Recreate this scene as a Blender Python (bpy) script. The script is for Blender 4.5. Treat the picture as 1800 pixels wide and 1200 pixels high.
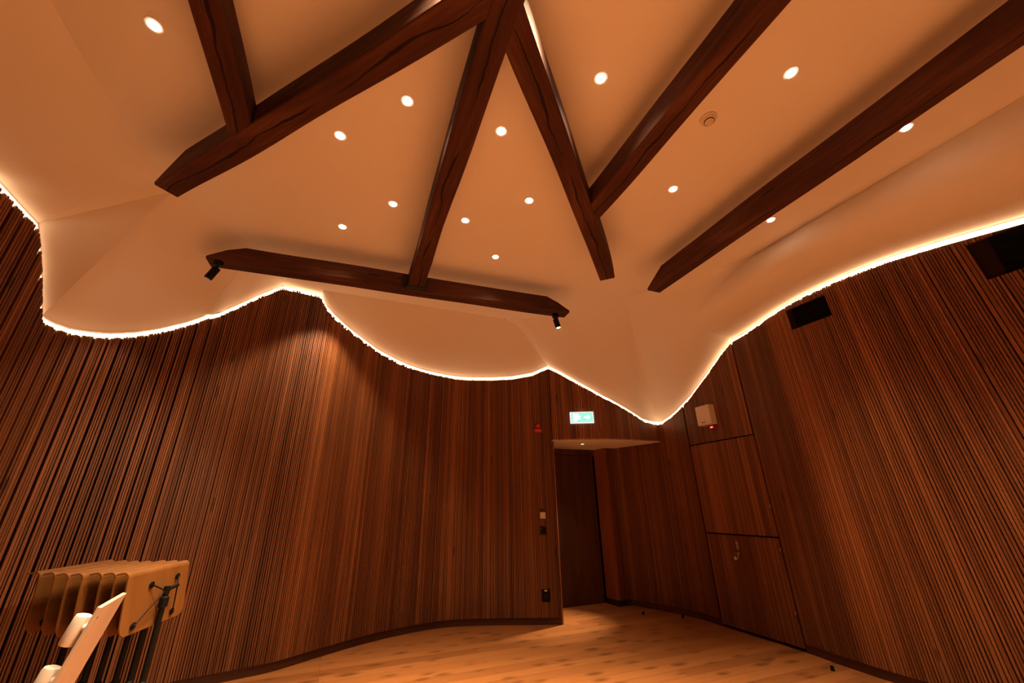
import bpy, bmesh, math, random
from mathutils import Vector, Matrix
random.seed(7)
SC = bpy.context.scene
COL = SC.collection
for o in list(bpy.data.objects):
    bpy.data.objects.remove(o, do_unlink=True)

# ------------------------------------------------------------------ camera, world, exposure
H = 1.35
cam_d = bpy.data.cameras.new('camera')
cam_d.sensor_fit = 'HORIZONTAL'; cam_d.sensor_width = 36.0; cam_d.lens = 14.0
cam_d.clip_start = 0.05; cam_d.clip_end = 60
cam = bpy.data.objects.new('camera', cam_d); COL.objects.link(cam)
R = Matrix(((0.929855, -0.125938, -0.3457), (-0.367563, -0.359635, -0.857648), (-0.016316, 0.924555, -0.380699)))
# camera axes (right, up, back) written in room axes
cam.matrix_world = Matrix.Translation((0, 0, H)) @ Matrix((
    (R[0][0], R[0][1], R[0][2]), (R[1][0], R[1][1], R[1][2]), (R[2][0], R[2][1], R[2][2]))).to_4x4()
SC.camera = cam
W = bpy.data.worlds.new('world'); SC.world = W; W.use_nodes = True
W.node_tree.nodes['Background'].inputs[0].default_value = (1.0, 0.5, 0.25, 1)
W.node_tree.nodes['Background'].inputs[1].default_value = 0.0
SC.view_settings.view_transform = 'Standard'; SC.view_settings.look = 'None'
SC.view_settings.gamma = 1.0; SC.view_settings.use_curve_mapping = False
SC.view_settings.exposure = 0.27
SC.cycles.max_bounces = 10; SC.cycles.diffuse_bounces = 6
LAMP = (1.0, 0.66, 0.37)        # warm dimmed lamps
DOWN_W = 46.0                   # watts of one downlight
LED_E = 6.2                     # strength of the cove strip
DISC_E = 30.0

# ------------------------------------------------------------------ materials
def mat(name, col, rough=0.6, spec=0.4, metal=0.0, emit=None, es=0.0):
    m = bpy.data.materials.new(name); m.use_nodes = True
    b = m.node_tree.nodes['Principled BSDF']
    b.inputs['Base Color'].default_value = (*col, 1); b.inputs['Roughness'].default_value = rough
    b.inputs['Specular IOR Level'].default_value = spec; b.inputs['Metallic'].default_value = metal
    if emit:
        b.inputs['Emission Color'].default_value = (*emit, 1); b.inputs['Emission Strength'].default_value = es
    return m
def nd(m, t, **k):
    n = m.node_tree.nodes.new(t)
    for a, v in k.items(): setattr(n, a, v)
    return n
def lk(m, a, b): m.node_tree.links.new(a, b)
def coords(m, scale, kind='Object'):
    tc = nd(m, 'ShaderNodeTexCoord'); mp = nd(m, 'ShaderNodeMapping')
    mp.inputs['Scale'].default_value = scale; lk(m, tc.outputs[kind], mp.inputs['Vector']); return mp.outputs[0]
def noise(m, vec, scale=1.0, detail=4, rough=0.55, dist=0.0):
    n = nd(m, 'ShaderNodeTexNoise'); n.inputs['Scale'].default_value = scale; n.inputs['Detail'].default_value = detail
    n.inputs['Roughness'].default_value = rough; n.inputs['Distortion'].default_value = dist
    lk(m, vec, n.inputs['Vector']); return n.outputs['Fac']
def ramp(m, fac, stops):
    r = nd(m, 'ShaderNodeValToRGB'); e = r.color_ramp.elements
    e[0].position, e[0].color = stops[0][0], (*stops[0][1], 1); e[1].position, e[1].color = stops[-1][0], (*stops[-1][1], 1)
    for p, c in stops[1:-1]:
        x = e.new(p); x.color = (*c, 1)
    lk(m, fac, r.inputs[0]); return r.outputs[0]
def mathn(m, op, a, b=None, clamp=False):
    n = nd(m, 'ShaderNodeMath', operation=op, use_clamp=clamp)
    for i, v in enumerate((a, b)):
        if v is None: continue
        if isinstance(v, (int, float)): n.inputs[i].default_value = v
        else: lk(m, v, n.inputs[i])
    return n.outputs[0]
def mix(m, fac, a, b, bt='MIX'):
    n = nd(m, 'ShaderNodeMix', data_type='RGBA', blend_type=bt)
    if isinstance(fac, (int, float)): n.inputs[0].default_value = fac
    else: lk(m, fac, n.inputs[0])
    for i, v in ((6, a), (7, b)):
        if isinstance(v, tuple): n.inputs[i].default_value = (*v, 1)
        else: lk(m, v, n.inputs[i])
    return n.outputs[2]
def bump(m, hgt, s=0.3, d=0.01):
    b = nd(m, 'ShaderNodeBump'); b.inputs['Strength'].default_value = s; b.inputs['Distance'].default_value = d
    lk(m, hgt, b.inputs['Height']); lk(m, b.outputs[0], m.node_tree.nodes['Principled BSDF'].inputs['Normal'])
BS = lambda m: m.node_tree.nodes['Principled BSDF']

def slat_material():
    m = mat('slat_wood', (0.2, 0.07, 0.03), 0.5, 0.35)
    at = nd(m, 'ShaderNodeAttribute', attribute_name='rnd')
    g = noise(m, coords(m, (55, 55, 1.6)), 1.0, 5, 0.6)
    big = noise(m, coords(m, (4.5, 4.5, 0.35)), 1.0, 2, 0.5)
    f = mathn(m, 'ADD', mathn(m, 'MULTIPLY', at.outputs['Fac'], 0.42), mathn(m, 'MULTIPLY', g, 0.34))
    f = mathn(m, 'ADD', f, mathn(m, 'MULTIPLY', big, 0.30))
    c = ramp(m, f, [(0.22, (0.062, 0.0205, 0.0078)), (0.5, (0.158, 0.056, 0.0195)), (0.8, (0.38, 0.150, 0.054))])
    v = nd(m, 'ShaderNodeTexVoronoi'); lk(m, coords(m, (7, 7, 1.3)), v.inputs['Vector']); v.inputs['Scale'].default_value = 1.0
    k = mathn(m, 'LESS_THAN', v.outputs['Distance'], 0.085)
    c = mix(m, mathn(m, 'MULTIPLY', k, 0.65), c, (0.03, 0.01, 0.004))
    lk(m, c, BS(m).inputs['Base Color']); return m
def beam_material():
    m = mat('old_beam_wood', (0.06, 0.02, 0.01), 0.85, 0.25)
    tc = nd(m, 'ShaderNodeTexCoord'); sp = nd(m, 'ShaderNodeSeparateXYZ'); lk(m, tc.outputs['Object'], sp.inputs[0])
    g = noise(m, coords(m, (2.2, 38, 38)), 1.0, 6, 0.62, 0.4)
    b = noise(m, coords(m, (1.4, 5, 5)), 1.0, 3, 0.5)
    f = mathn(m, 'ADD', mathn(m, 'MULTIPLY', g, 0.5), mathn(m, 'MULTIPLY', b, 0.55))
    c = ramp(m, f, [(0.3, (0.026, 0.009, 0.005)), (0.55, (0.066, 0.021, 0.012)), (0.8, (0.14, 0.056, 0.029))])
    # long drying crack wandering along the beam
    cr = nd(m, 'ShaderNodeTexNoise', noise_dimensions='1D'); cr.inputs['Scale'].default_value = 1.3; cr.inputs['Detail'].default_value = 4
    oi = nd(m, 'ShaderNodeObjectInfo')
    lk(m, mathn(m, 'ADD', sp.outputs[0], mathn(m, 'MULTIPLY', oi.outputs['Random'], 37.0)), cr.inputs['W'])
    path = mathn(m, 'MULTIPLY', mathn(m, 'SUBTRACT', cr.outputs['Fac'], 0.5), 0.11)
    d = mathn(m, 'ABSOLUTE', mathn(m, 'SUBTRACT', sp.outputs[1], path))
    wn = nd(m, 'ShaderNodeTexNoise', noise_dimensions='1D'); wn.inputs['Scale'].default_value = 2.1
    lk(m, mathn(m, 'ADD', sp.outputs[0], 11.0), wn.inputs['W'])
    wd = mathn(m, 'MULTIPLY', mathn(m, 'SUBTRACT', wn.outputs['Fac'], 0.27), 0.020)
    crack = mathn(m, 'MULTIPLY', mathn(m, 'LESS_THAN', d, wd), mathn(m, 'LESS_THAN', sp.outputs[2], 0.02))
    c = mix(m, mathn(m, 'MULTIPLY', crack, 0.9), c, (0.008, 0.003, 0.002))
    v = nd(m, 'ShaderNodeTexVoronoi'); lk(m, coords(m, (1.6, 6, 6)), v.inputs['Vector']); v.inputs['Scale'].default_value = 1.0
    c = mix(m, mathn(m, 'MULTIPLY', mathn(m, 'LESS_THAN', v.outputs['Distance'], 0.1), 0.6), c, (0.015, 0.005, 0.003))
    lk(m, c, BS(m).inputs['Base Color'])
    bump(m, mathn(m, 'SUBTRACT', g, mathn(m, 'MULTIPLY', crack, 1.5)), 0.5, 0.006); return m
def floor_material():
    m = mat('pine_floor', (0.5, 0.26, 0.12), 0.36, 0.4)
    br = nd(m, 'ShaderNodeTexBrick'); lk(m, coords(m, (1, 1, 1)), br.inputs['Vector'])
    br.inputs['Scale'].default_value = 1.0; br.inputs['Brick Width'].default_value = 2.9; br.inputs['Row Height'].default_value = 0.145
    br.inputs['Mortar Size'].default_value = 0.0018; br.inputs['Mortar Smooth'].default_value = 0.2
    br.inputs['Color1'].default_value = (0.28, 0.118, 0.038, 1); br.inputs['Color2'].default_value = (0.42, 0.190, 0.064, 1)
    br.inputs['Mortar'].default_value = (0.10, 0.04, 0.015, 1)
    g = noise(m, coords(m, (1.3, 24, 1)), 1.0, 6, 0.6, 0.8)
    wn = nd(m, 'ShaderNodeTexNoise'); wn.inputs['Scale'].default_value = 9.0; wn.inputs['Detail'].default_value = 3; lk(m, coords(m, (1, 2, 1)), wn.inputs['Vector']); wob = wn.outputs['Color']
    c = mix(m, mathn(m, 'MULTIPLY', g, 0.75), br.outputs['Color'], (0.46, 0.20, 0.07), 'MULTIPLY')
    c = mix(m, 0.55, br.outputs['Color'], c)
    v = nd(m, 'ShaderNodeTexVoronoi', voronoi_dimensions='2D'); lk(m, mix(m, 0.10, coords(m, (2.6, 6.0, 1)), wob), v.inputs['Vector']); v.inputs['Scale'].default_value = 1.0
    km = noise(m, coords(m, (1.1, 1.7, 1)), 1.0, 2, 0.5)
    kn = mathn(m, 'SUBTRACT', mathn(m, 'MULTIPLY', km, 2.3), mathn(m, 'MULTIPLY', v.outputs['Distance'], 5.0), True)
    c = mix(m, mathn(m, 'MULTIPLY', kn, 0.8), c, (0.13, 0.05, 0.015))
    lk(m, c, BS(m).inputs['Base Color'])
    bump(m, g, 0.12, 0.004); return m
def plain_wood(name, dark, light, sc=(30, 30, 1.5), rough=0.5):
    m = mat(name, light, rough, 0.4)
    g = noise(m, coords(m, sc), 1.0, 5, 0.6, 0.3)
    lk(m, ramp(m, g, [(0.3, dark), (0.7, light)]), BS(m).inputs['Base Color']); return m
def plaster():
    m = mat('ceiling_plaster', (0.80, 0.77, 0.74), 0.9, 0.1)
    n = noise(m, coords(m, (60, 60, 60)), 1.0, 3, 0.6); bump(m, n, 0.12, 0.003); return m
M = {}
M['slat'] = slat_material(); M['beam'] = beam_material(); M['floor'] = floor_material(); M['plaster'] = plaster()
M['back'] = mat('slat_backing', (0.018, 0.007, 0.004), 0.9, 0.1)
M['base'] = plain_wood('baseboard_wood', (0.05, 0.016, 0.007), (0.085, 0.028, 0.012), (2, 2, 40))
M['blackbase'] = mat('black_plinth', (0.02, 0.014, 0.01), 0.5, 0.4)
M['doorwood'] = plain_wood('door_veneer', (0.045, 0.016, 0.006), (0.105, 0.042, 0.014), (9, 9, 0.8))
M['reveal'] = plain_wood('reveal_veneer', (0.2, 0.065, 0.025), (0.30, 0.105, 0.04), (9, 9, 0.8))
M['black'] = mat('black_metal', (0.004, 0.004, 0.004), 0.55, 0.15)
M['void'] = mat('black_felt', (0.004, 0.004, 0.004), 0.95, 0.05)
M['white'] = mat('white_plastic', (0.78, 0.76, 0.72), 0.45, 0.4)
M['offwhite'] = mat('cream_plastic', (0.66, 0.60, 0.52), 0.5, 0.4)
M['steel'] = mat('brushed_steel', (0.55, 0.53, 0.5), 0.35, 0.5, 0.9)
M['hanger'] = mat('blackened_steel', (0.03, 0.027, 0.025), 0.5, 0.4, 0.6)
M['red'] = mat('red_plastic', (0.42, 0.012, 0.012), 0.4, 0.4)
M['redlit'] = mat('red_beacon', (0.6, 0.02, 0.02), 0.3, 0.4, 0, (1.0, 0.05, 0.03), 0.7)
M['redled'] = mat('red_led', (0.6, 0.1, 0.08), 0.3, 0.4, 0, (1.0, 0.22, 0.16), 1.4)
M['birch'] = plain_wood('birch_plywood', (0.14, 0.056, 0.012), (0.19, 0.078, 0.018), (12, 12, 3))
M['board'] = plain_wood('pale_plank', (0.46, 0.36, 0.27), (0.58, 0.46, 0.36), (14, 14, 1.5))
M['disc'] = mat('lamp_glass', (1, 1, 1), 0.3, 0.3, 0, (1.0, 0.72, 0.45), DISC_E)
M['discdim'] = mat('soffit_lamp_glass', (1, 1, 1), 0.3, 0.3, 0, (1.0, 0.72, 0.45), 2.2)
M['led'] = mat('led_diffuser', (1, 1, 1), 0.5, 0.2, 0, (1.0, 0.60, 0.30), LED_E)
M['signgreen'] = mat('sign_green_lit', (0.1, 0.5, 0.35), 0.4, 0.3, 0, (0.22, 0.68, 0.50), 1.15)
M['signwhite'] = mat('sign_white_lit', (0.9, 0.95, 0.9), 0.4, 0.3, 0, (0.80, 1.0, 0.92), 4.0)
M['signframe'] = mat('sign_frame', (0.8, 0.8, 0.82), 0.4, 0.3, 0, (0.75, 0.72, 0.80), 0.8)
M['ink'] = mat('dark_print', (0.02, 0.015, 0.01), 0.6, 0.2)
M['redprint'] = mat('pale_print', (0.75, 0.25, 0.2), 0.5, 0.2)
M['brass'] = mat('aged_brass', (0.45, 0.33, 0.2), 0.35, 0.5, 0.9)

# ------------------------------------------------------------------ helpers
class MB:
    def __init__(s): s.v = []; s.f = []; s.sm = []; s.rn = []
    def add(s, vs, fs, smooth=False, rnd=0.5):
        k = len(s.v); s.v += [tuple(v) for v in vs]
        for f in fs: s.f.append(tuple(k + i for i in f)); s.sm.append(smooth); s.rn.append(rnd)
        return s
    def box(s, c, d, rot=None, rnd=0.5):
        vs = [Vector((x * d[0] / 2, y * d[1] / 2, z * d[2] / 2)) for x in (-1, 1) for y in (-1, 1) for z in (-1, 1)]
        if rot is not None: vs = [rot @ v for v in vs]
        vs = [v + Vector(c) for v in vs]
        return s.add(vs, [(0, 1, 3, 2), (4, 6, 7, 5), (0, 4, 5, 1), (2, 3, 7, 6), (0, 2, 6, 4), (1, 5, 7, 3)], False, rnd)
    def lathe(s, c, prof, axis=(0, 0, 1), n=24, smooth=True):
        q = Vector((0, 0, 1)).rotation_difference(Vector(axis).normalized()); vs = []; fs = []
        for r, z in prof:
            for i in range(n):
                a = 2 * math.pi * i / n; vs.append(q @ Vector((r * math.cos(a), r * math.sin(a), z)) + Vector(c))
        for j in range(len(prof) - 1):
            for i in range(n):
                i2 = (i + 1) % n; fs.append((j * n + i, j * n + i2, (j + 1) * n + i2, (j + 1) * n + i))
        fs.append(tuple(range(n))[::-1]); fs.append(tuple((len(prof) - 1) * n + i for i in range(n)))
        return s.add(vs, fs, smooth)
    def tube(s, a, b, r, n=10):
        a = Vector(a); b = Vector(b); L = (b - a).length
        return s.lathe(a, [(r, 0), (r, L)], b - a, n)
    def prism(s, poly, z0, z1):
        n = len(poly); vs = [(x, y, z0) for x, y in poly] + [(x, y, z1) for x, y in poly]
        fs = [tuple(range(n))[::-1], tuple(range(n, 2 * n))] + [(i, (i + 1) % n, n + (i + 1) % n, n + i) for i in range(n)]
        return s.add(vs, fs)
    def build(s, name, material, parent=None, rnd=False, bevel=0, matrix=None, flat=False):
        me = bpy.data.meshes.new(name); me.from_pydata(s.v, [], s.f); me.update()
        for p, q in zip(me.polygons, s.sm): p.use_smooth = q and not flat
        if rnd:
            a = me.attributes.new('rnd', 'FLOAT', 'FACE')
            for i, q in enumerate(s.rn): a.data[i].value = q
        if not flat:
            bm = bmesh.new(); bm.from_mesh(me); bmesh.ops.recalc_face_normals(bm, faces=bm.faces); bm.to_mesh(me); bm.free()
        me.materials.append(material)
        o = bpy.data.objects.new(name, me); COL.objects.link(o)
        if matrix is not None: o.matrix_world = matrix
        if parent is not None: o.parent = parent
        if bevel:
            b = o.modifiers.new('bevel', 'BEVEL'); b.width = bevel; b.segments = 2; b.limit_method = 'ANGLE'
        if any(s.sm) and not bevel and not flat:
            for e in me.edges: pass
            try: me.set_sharp_from_angle(angle=math.radians(40))
            except Exception: pass
        return o
def tag(o, label, cat, group=None, kind=None):
    o['label'] = label; o['category'] = cat
    if group: o['group'] = group
    if kind: o['kind'] = kind
    return o
def thing(name, label, cat, loc=(0, 0, 0), rot=(0, 0, 0), group=None, mw=None):
    o = bpy.data.objects.new(name, None); COL.objects.link(o); o.empty_display_size = 0.1
    o.location = loc; o.rotation_euler = rot
    if mw is not None: o.matrix_world = mw
    return tag(o, label, cat, group)
def struct(o): o['kind'] = 'structure'; return o
def dup(root, loc, rotz=None, label=None, group=None):
    r = root.copy(); COL.objects.link(r); r.location = loc
    if rotz is not None: r.rotation_euler = (0, 0, rotz)
    if label: r['label'] = label
    if group: r['group'] = group
    for ch in list(root.children):
        c = ch.copy(); COL.objects.link(c); c.parent = r
        for g in ch.children:
            d = g.copy(); COL.objects.link(d); d.parent = c
    return r
def lerp(a, b, t): return a + (b - a) * t
def sm(t): t = max(0.0, min(1.0, t)); return t * t * (3 - 2 * t)

class Curve:                                    # plan curve, points in units of the eye height
    def __init__(s, P, n=12):
        P = [Vector(p) * H for p in P]; Q = [2 * P[0] - P[1]] + P + [2 * P[-1] - P[-2]]; out = []
        for i in range(1, len(Q) - 2):
            a, b, c, d = Q[i - 1:i + 3]
            for k in range(n):
                t = k / n; out.append(.5 * ((2 * b) + (c - a) * t + (2 * a - 5 * b + 4 * c - d) * t * t + (3 * b - a - 3 * c + d) * t ** 3))
        out.append(P[-1]); s.p = out; s.s = [0.0]
        for a, b in zip(out[:-1], out[1:]): s.s.append(s.s[-1] + (b - a).length)
        s.L = s.s[-1]
    def at(s, x):
        x = max(0.0, min(s.L - 1e-6, x)); lo, hi = 0, len(s.s) - 1
        while hi - lo > 1:
            m = (lo + hi) // 2
            if s.s[m] <= x: lo = m
            else: hi = m
        t = (x - s.s[lo]) / max(1e-9, s.s[hi] - s.s[lo]); return s.p[lo].lerp(s.p[hi], t)
    def tan(s, x): return (s.at(x + 0.04) - s.at(x - 0.04)).normalized()
    def nor(s, x): t = s.tan(x); return Vector((t.y, -t.x))      # towards the room
def interp(T, x):
    if x <= T[0][0]: return T[0][1]
    for (a, b), (c, d) in zip(T[:-1], T[1:]):
        if x <= c: return lerp(b, d, (x - a) / max(1e-9, c - a))
    return T[-1][1]

CL = Curve([(-2.6, -2.6), (-2.75, -1.2), (-2.65, 0.1), (-2.35, 1.2), (-2.0, 1.95), (-1.78, 2.38), (-1.66, 2.68), (-1.56, 2.92), (-1.37, 3.12), (-1.085, 3.335)])
CM = Curve([(-1.12, 3.40), (-.85, 3.52), (-.56, 3.585), (-.286, 3.66), (-.018, 3.83), (.304, 4.01), (.582, 4.12), (.986, 4.19), (1.326, 4.10), (1.657, 3.96), (1.982, 3.82)])
CN = Curve([(1.982, 3.82), (2.187, 3.717), (2.402, 3.625), (2.58, 3.575), (2.75, 3.563), (2.95, 3.56), (3.19, 3.575)])
CR = Curve([(3.19, 3.575), (3.215, 3.4), (3.205, 3.17), (3.2, 2.84), (3.195, 2.48), (3.16, 2.2), (3.14, 1.9), (3.16, 1.5), (3.2, .9), (3.24, .2), (3.22, -1.0), (3.0, -2.6)])
CD = Curve([(2.85, 4.17), (2.98, 4.17), (3.03, 4.08), (3.08, 3.93), (3.14, 3.75), (3.19, 3.575)])
EL = [(0, 3.25), (4.5, 3.5), (6.4, 3.52), (6.934, 3.45), (7.016, 3.41), (7.113, 3.366), (7.241, 3.315), (7.311, 3.181), (7.38, 3.029), (7.458, 2.834), (7.518, 2.696), (7.601, 2.684), (7.721, 2.69), (7.863, 2.721), (7.968, 2.753), (8.107, 2.818), (8.25, 2.906), (8.437, 3.048), (8.62, 3.215)]
EM = [(0.0, 3.22), (0.041, 3.257), (0.211, 3.434), (0.391, 3.637), (0.573, 3.81), (0.769, 3.82), (1.009, 3.82), (1.029, 3.774), (1.083, 3.688), (1.201, 3.593), (1.369, 3.512), (1.635, 3.419), (1.864, 3.337), (2.185, 3.266), (2.548, 3.209), (2.908, 3.188), (3.257, 3.172), (3.602, 3.166), (3.949, 3.175), (4.253, 3.222), (4.492, 3.325)]
EN = [(0.0, 3.325), (0.173, 3.225), (0.458, 3.036), (0.782, 2.841), (1.138, 2.678), (1.433, 2.526), (1.584, 2.502), (1.71, 2.497)]
ER = [(0.0, 2.494), (0.082, 2.496), (0.349, 2.588), (0.676, 2.727), (1.044, 2.956), (1.332, 3.155), (1.53, 3.255), (1.686, 3.255), (1.962, 3.292), (2.201, 3.332), (2.47, 3.368), (2.704, 3.386), (2.913, 3.391), (3.148, 3.386), (3.355, 3.367), (3.61, 3.327), (3.83, 3.285), (4.052, 3.243), (4.5, 3.2), (6.0, 3.2), (8.4, 3.2)]
SOF = 2.19; ZC = 3.82
SG, DEP = 0.044, 0.022       # slat tops stop this far under the ceiling edge; slat depth

def slats(mb, C, E, s0, s1, pitch, zlow=0.075, fill=0.64, wide=0, lean=None, holes=(), ztop=None, jag=0.012, jagfn=None, widths=(0.8, 0.9, 1.0, 1.0, 1.0, 1.1, 1.1, 1.6)):
    s = s0; i = 0; board = random.random(); gap = pitch * (1 - fill); base = 0.5
    while s < s1:
        if i % 4 == 0: board = random.random()
        if i % 13 == 0: base = random.random()
        r = min(1, max(0, 0.25 * base + 0.35 * board + 0.40 * random.random()))
        wd = pitch * fill * random.choice(widths)
        if s1 - s < pitch * 0.4: break
        wd = min(wd, s1 - s)
        if wide and i % 4 == 3 and s1 - s > pitch * 4:                   # a wide dark joint between two boards of slats
            s += pitch * wide
        s += wd / 2
        p = C.at(s); t = C.tan(s); n = C.nor(s); hw = wd / 2
        j = jagfn(s) if jagfn else jag
        jj = random.random() ** 2 * j
        top = ztop if ztop is not None else interp(E, s) - SG - jj
        tl, tr = (ztop, ztop) if ztop is not None else (interp(E, s - hw) - SG - jj, interp(E, s + hw) - SG - jj)
        segs = [(zlow, top)]
        for (a, b, z0, z1) in holes:
            if a <= s <= b:
                new = []
                for (u, v) in segs:
                    if z0 > u and z0 < v: new.append((u, z0))
                    if z1 < v and z1 > u: new.append((z1, v))
                    if z1 <= u or z0 >= v: new.append((u, v))
                segs = new
        L = lean(s) if lean else 0.0
        for (u, v) in segs:
            if v - u < 0.01: continue
            vs = []
            for z in (u, v):
                o = -t * (L * (z - 1.35))
                for (a, b) in ((-hw, 0), (hw, 0), (hw, -DEP), (-hw, -DEP)):
                    q = p + t * a + n * b + o; vs.append((q.x, q.y, z if z != top else (tl if a < 0 else tr)))
            mb.add(vs, [(0, 1, 5, 4), (1, 2, 6, 5), (3, 0, 4, 7), (4, 5, 6, 7), (3, 2, 1, 0)], False, r)
        s += wd / 2 + gap * random.choice((0.7, 1.0, 1.0, 1.5)); i += 1
def ribbon(mb, C, E, s0, s1, off, z0, z1, step=0.05, thick=0.0):
    """vertical sheet following the plan curve; z0/z1 numbers or functions of s"""
    n = max(2, int((s1 - s0) / step)); f = lambda z, s: z(s) if callable(z) else z
    rows = []
    for k in range(n + 1):
        s = lerp(s0, s1, k / n); p = C.at(s) + C.nor(s) * off; q = p + C.nor(s) * (-thick)
        rows.append(((p.x, p.y, f(z0, s)), (p.x, p.y, f(z1, s)), (q.x, q.y, f(z1, s)), (q.x, q.y, f(z0, s))))
    for a, b in zip(rows[:-1], rows[1:]):
        if thick:
            mb.add(list(a) + list(b), [(0, 4, 5, 1), (1, 5, 6, 2), (3, 2, 6, 7), (0, 3, 7, 4)])
        else: mb.add([a[0], b[0], b[1], a[1]], [(0, 1, 2, 3)])

# ------------------------------------------------------------------ floor
mb = MB(); mb.box((0.6, 1.2, -0.05), (9.6, 10.6, 0.1)); struct(mb.build('floor', M['floor']))

# ------------------------------------------------------------------ ceiling
def coons(mb, c0, c1, d0, d1, nu, nv):
    """c0(u) to c1(u) at v=0,1; d0(v), d1(v) at u=0,1"""
    P = []
    for i in range(nu + 1):
        u = i / nu; row = []
        for j in range(nv + 1):
            v = j / nv
            a = c0(u) * (1 - v) + c1(u) * v; b = d0(v) * (1 - u) + d1(v) * u
            c = c0(0) * (1 - u) * (1 - v) + c0(1) * u * (1 - v) + c1(0) * (1 - u) * v + c1(1) * u * v
            row.append(a + b - c)
        P.append(row)
    vs = [p for r in P for p in r]; w = nv + 1
    fs = [(i * w + j, (i + 1) * w + j, (i + 1) * w + j + 1, i * w + j + 1) for i in range(nu) for j in range(nv)]
    mb.add(vs, fs, True)
def pl(*pts):
    """polyline parametrised by length"""
    P = [Vector(p) for p in pts]; S = [0.0]
    for a, b in zip(P[:-1], P[1:]): S.append(S[-1] + (b - a).length)
    def f(u):
        x = u * S[-1]
        for i in range(len(P) - 1):
            if x <= S[i + 1] + 1e-9: return P[i].lerp(P[i + 1], (x - S[i]) / max(1e-9, S[i + 1] - S[i]))
        return P[-1]
    return f
def rev(f): return lambda u: f(1 - u)
def smoothpl(*pts, n=8):
    P = [Vector(p) for p in pts]; Q = [2 * P[0] - P[1]] + P + [2 * P[-1] - P[-2]]; out = []
    for i in range(1, len(Q) - 2):
        a, b, c, d = Q[i - 1:i + 3]
        for k in range(n):
            t = k / n; out.append(.5 * ((2 * b) + (c - a) * t + (2 * a - 5 * b + 4 * c - d) * t * t + (3 * b - a - 3 * c + d) * t ** 3))
    return pl(*(out + [P[-1]]))
def prof(a, b, kind):
    a = Vector(a); b = Vector(b)
    def f(t):
        g = {'lin': t, 'soft': t * t * (2 - t) if False else t ** 1.9, 'vault': 1 - (1 - t) ** 1.9}[kind]
        p = a.lerp(b, t); p.z = lerp(a.z, b.z, g); return p
    return f
EO = -0.036                                         # ceiling edge sits on the backing, behind the slats
def edge(C, E, s0, s1):
    def f(u):
        s = lerp(s0, s1, u); p = C.at(s) + C.nor(s) * EO; return Vector((p.x, p.y, interp(E, s)))
    return f
def join(*fs):
    """several edge functions in a row, sampled into one polyline"""
    out = []
    for f in fs: out += [f(i / 40) for i in range(41)]
    return pl(*out)
def U(x, y, z=ZC / H): return Vector((x * H, y * H, z * H))
P1 = U(-1.22, 2.55); KL = U(-1.29, 1.87); KM0 = U(-.71, 3.545); KM1 = U(-.40, 3.55); KM2 = U(1.36, 3.56); K3 = U(1.57, 3.48); K4 = U(2.3, 2.75); KR = U(2.83, 1.84)
cb = MB()
flat = [U(-1.30, -2.75), KL, P1] + [smoothpl(P1, U(-1.02, 2.78), U(-0.80, 3.10), KM0)(i / 12) for i in range(1, 12)] + [KM0, KM1, KM2, K3, K4, KR, U(2.88, 0.3), U(2.88, -2.75)]
cb.add(flat, [tuple(range(len(flat)))[::-1]])
e_left = edge(CL, EL, 0, 7.241); E74 = e_left(1)
lowL = smoothpl(KL, U(-1.335, 2.08, 2.80), U(-1.41, 2.33, 2.74), U(-1.52, 2.48, 2.62), E74)
# left vault: from the straight crease and its curled end down to the wall
coons(cb, pl(U(-1.30, -2.75), KL), edge(CL, EL, 0, 6.0), prof(U(-1.30, -2.75), e_left(0), 'vault'), prof(KL, edge(CL, EL, 0, 6.0)(1), 'vault'), 30, 14)
coons(cb, lowL, edge(CL, EL, 6.0, 7.241), prof(KL, edge(CL, EL, 0, 6.0)(1), 'vault'), pl(E74, E74 + Vector((0, 0, 1e-5))), 24, 14)
# gently tilted facet between the curl and the ridge
coons(cb, pl(KL, P1), lowL, pl(KL, KL + Vector((0, 0, 1e-5))), prof(P1, E74, 'lin'), 16, 10)
# folded facet of the corner
eF1 = edge(CL, EL, 7.241, 7.518); E81 = eF1(1)
coons(cb, pl(P1, P1 + Vector((1e-5, 0, 0))), eF1, prof(P1, E74, 'lin'), prof(P1, E81, 'lin'), 8, 14)
# soft sag under the tie beam
eF2 = join(edge(CL, EL, 7.518, CL.L - 0.05), edge(CM, EM, 0.10, 0.573))
def ruled(mb, c, e, ex, nu, nv):
    vs = []
    for i in range(nu + 1):
        u = i / nu; a = c(u); b = e(u)
        for j in range(nv + 1):
            v = j / nv; p = a.lerp(b, v); p.z = lerp(a.z, b.z, v ** ex(u)); vs.append(p)
    w = nv + 1
    mb.add(vs, [(i * w + j, (i + 1) * w + j, (i + 1) * w + j + 1, i * w + j + 1) for i in range(nu) for j in range(nv)], True)
ruled(cb, smoothpl(P1, U(-1.02, 2.78), U(-0.80, 3.10), KM0), eF2, lambda u: 1.0 + 0.75 * sm(u / 0.3), 48, 24)
coons(cb, pl(KM0, KM1), edge(CM, EM, 0.573, 1.009), prof(KM0, eF2(1), 'lin'), pl(KM1, edge(CM, EM, 0.573, 1.009)(1)), 8, 3)
# middle lobe over the far wall
E962 = edge(CM, EM, 0, 4.492)(1)
hook = smoothpl(KM2, U(1.52, 3.61, 2.79), U(1.68, 3.69, 2.70), E962)
eMid = edge(CM, EM, 1.009, 4.492)
topmid = pl(KM1, KM2, *[hook(i / 12) for i in range(1, 13)])
coons(cb, topmid, eMid, prof(KM1, eMid(0), 'vault'), pl(E962, E962 + Vector((0, 0, 1e-5))), 60, 16)
coons(cb, pl(KM2, K3), pl(E962, E962 + Vector((1e-5, 0, 0))), hook, prof(K3, E962, 'lin'), 5, 14)
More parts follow.
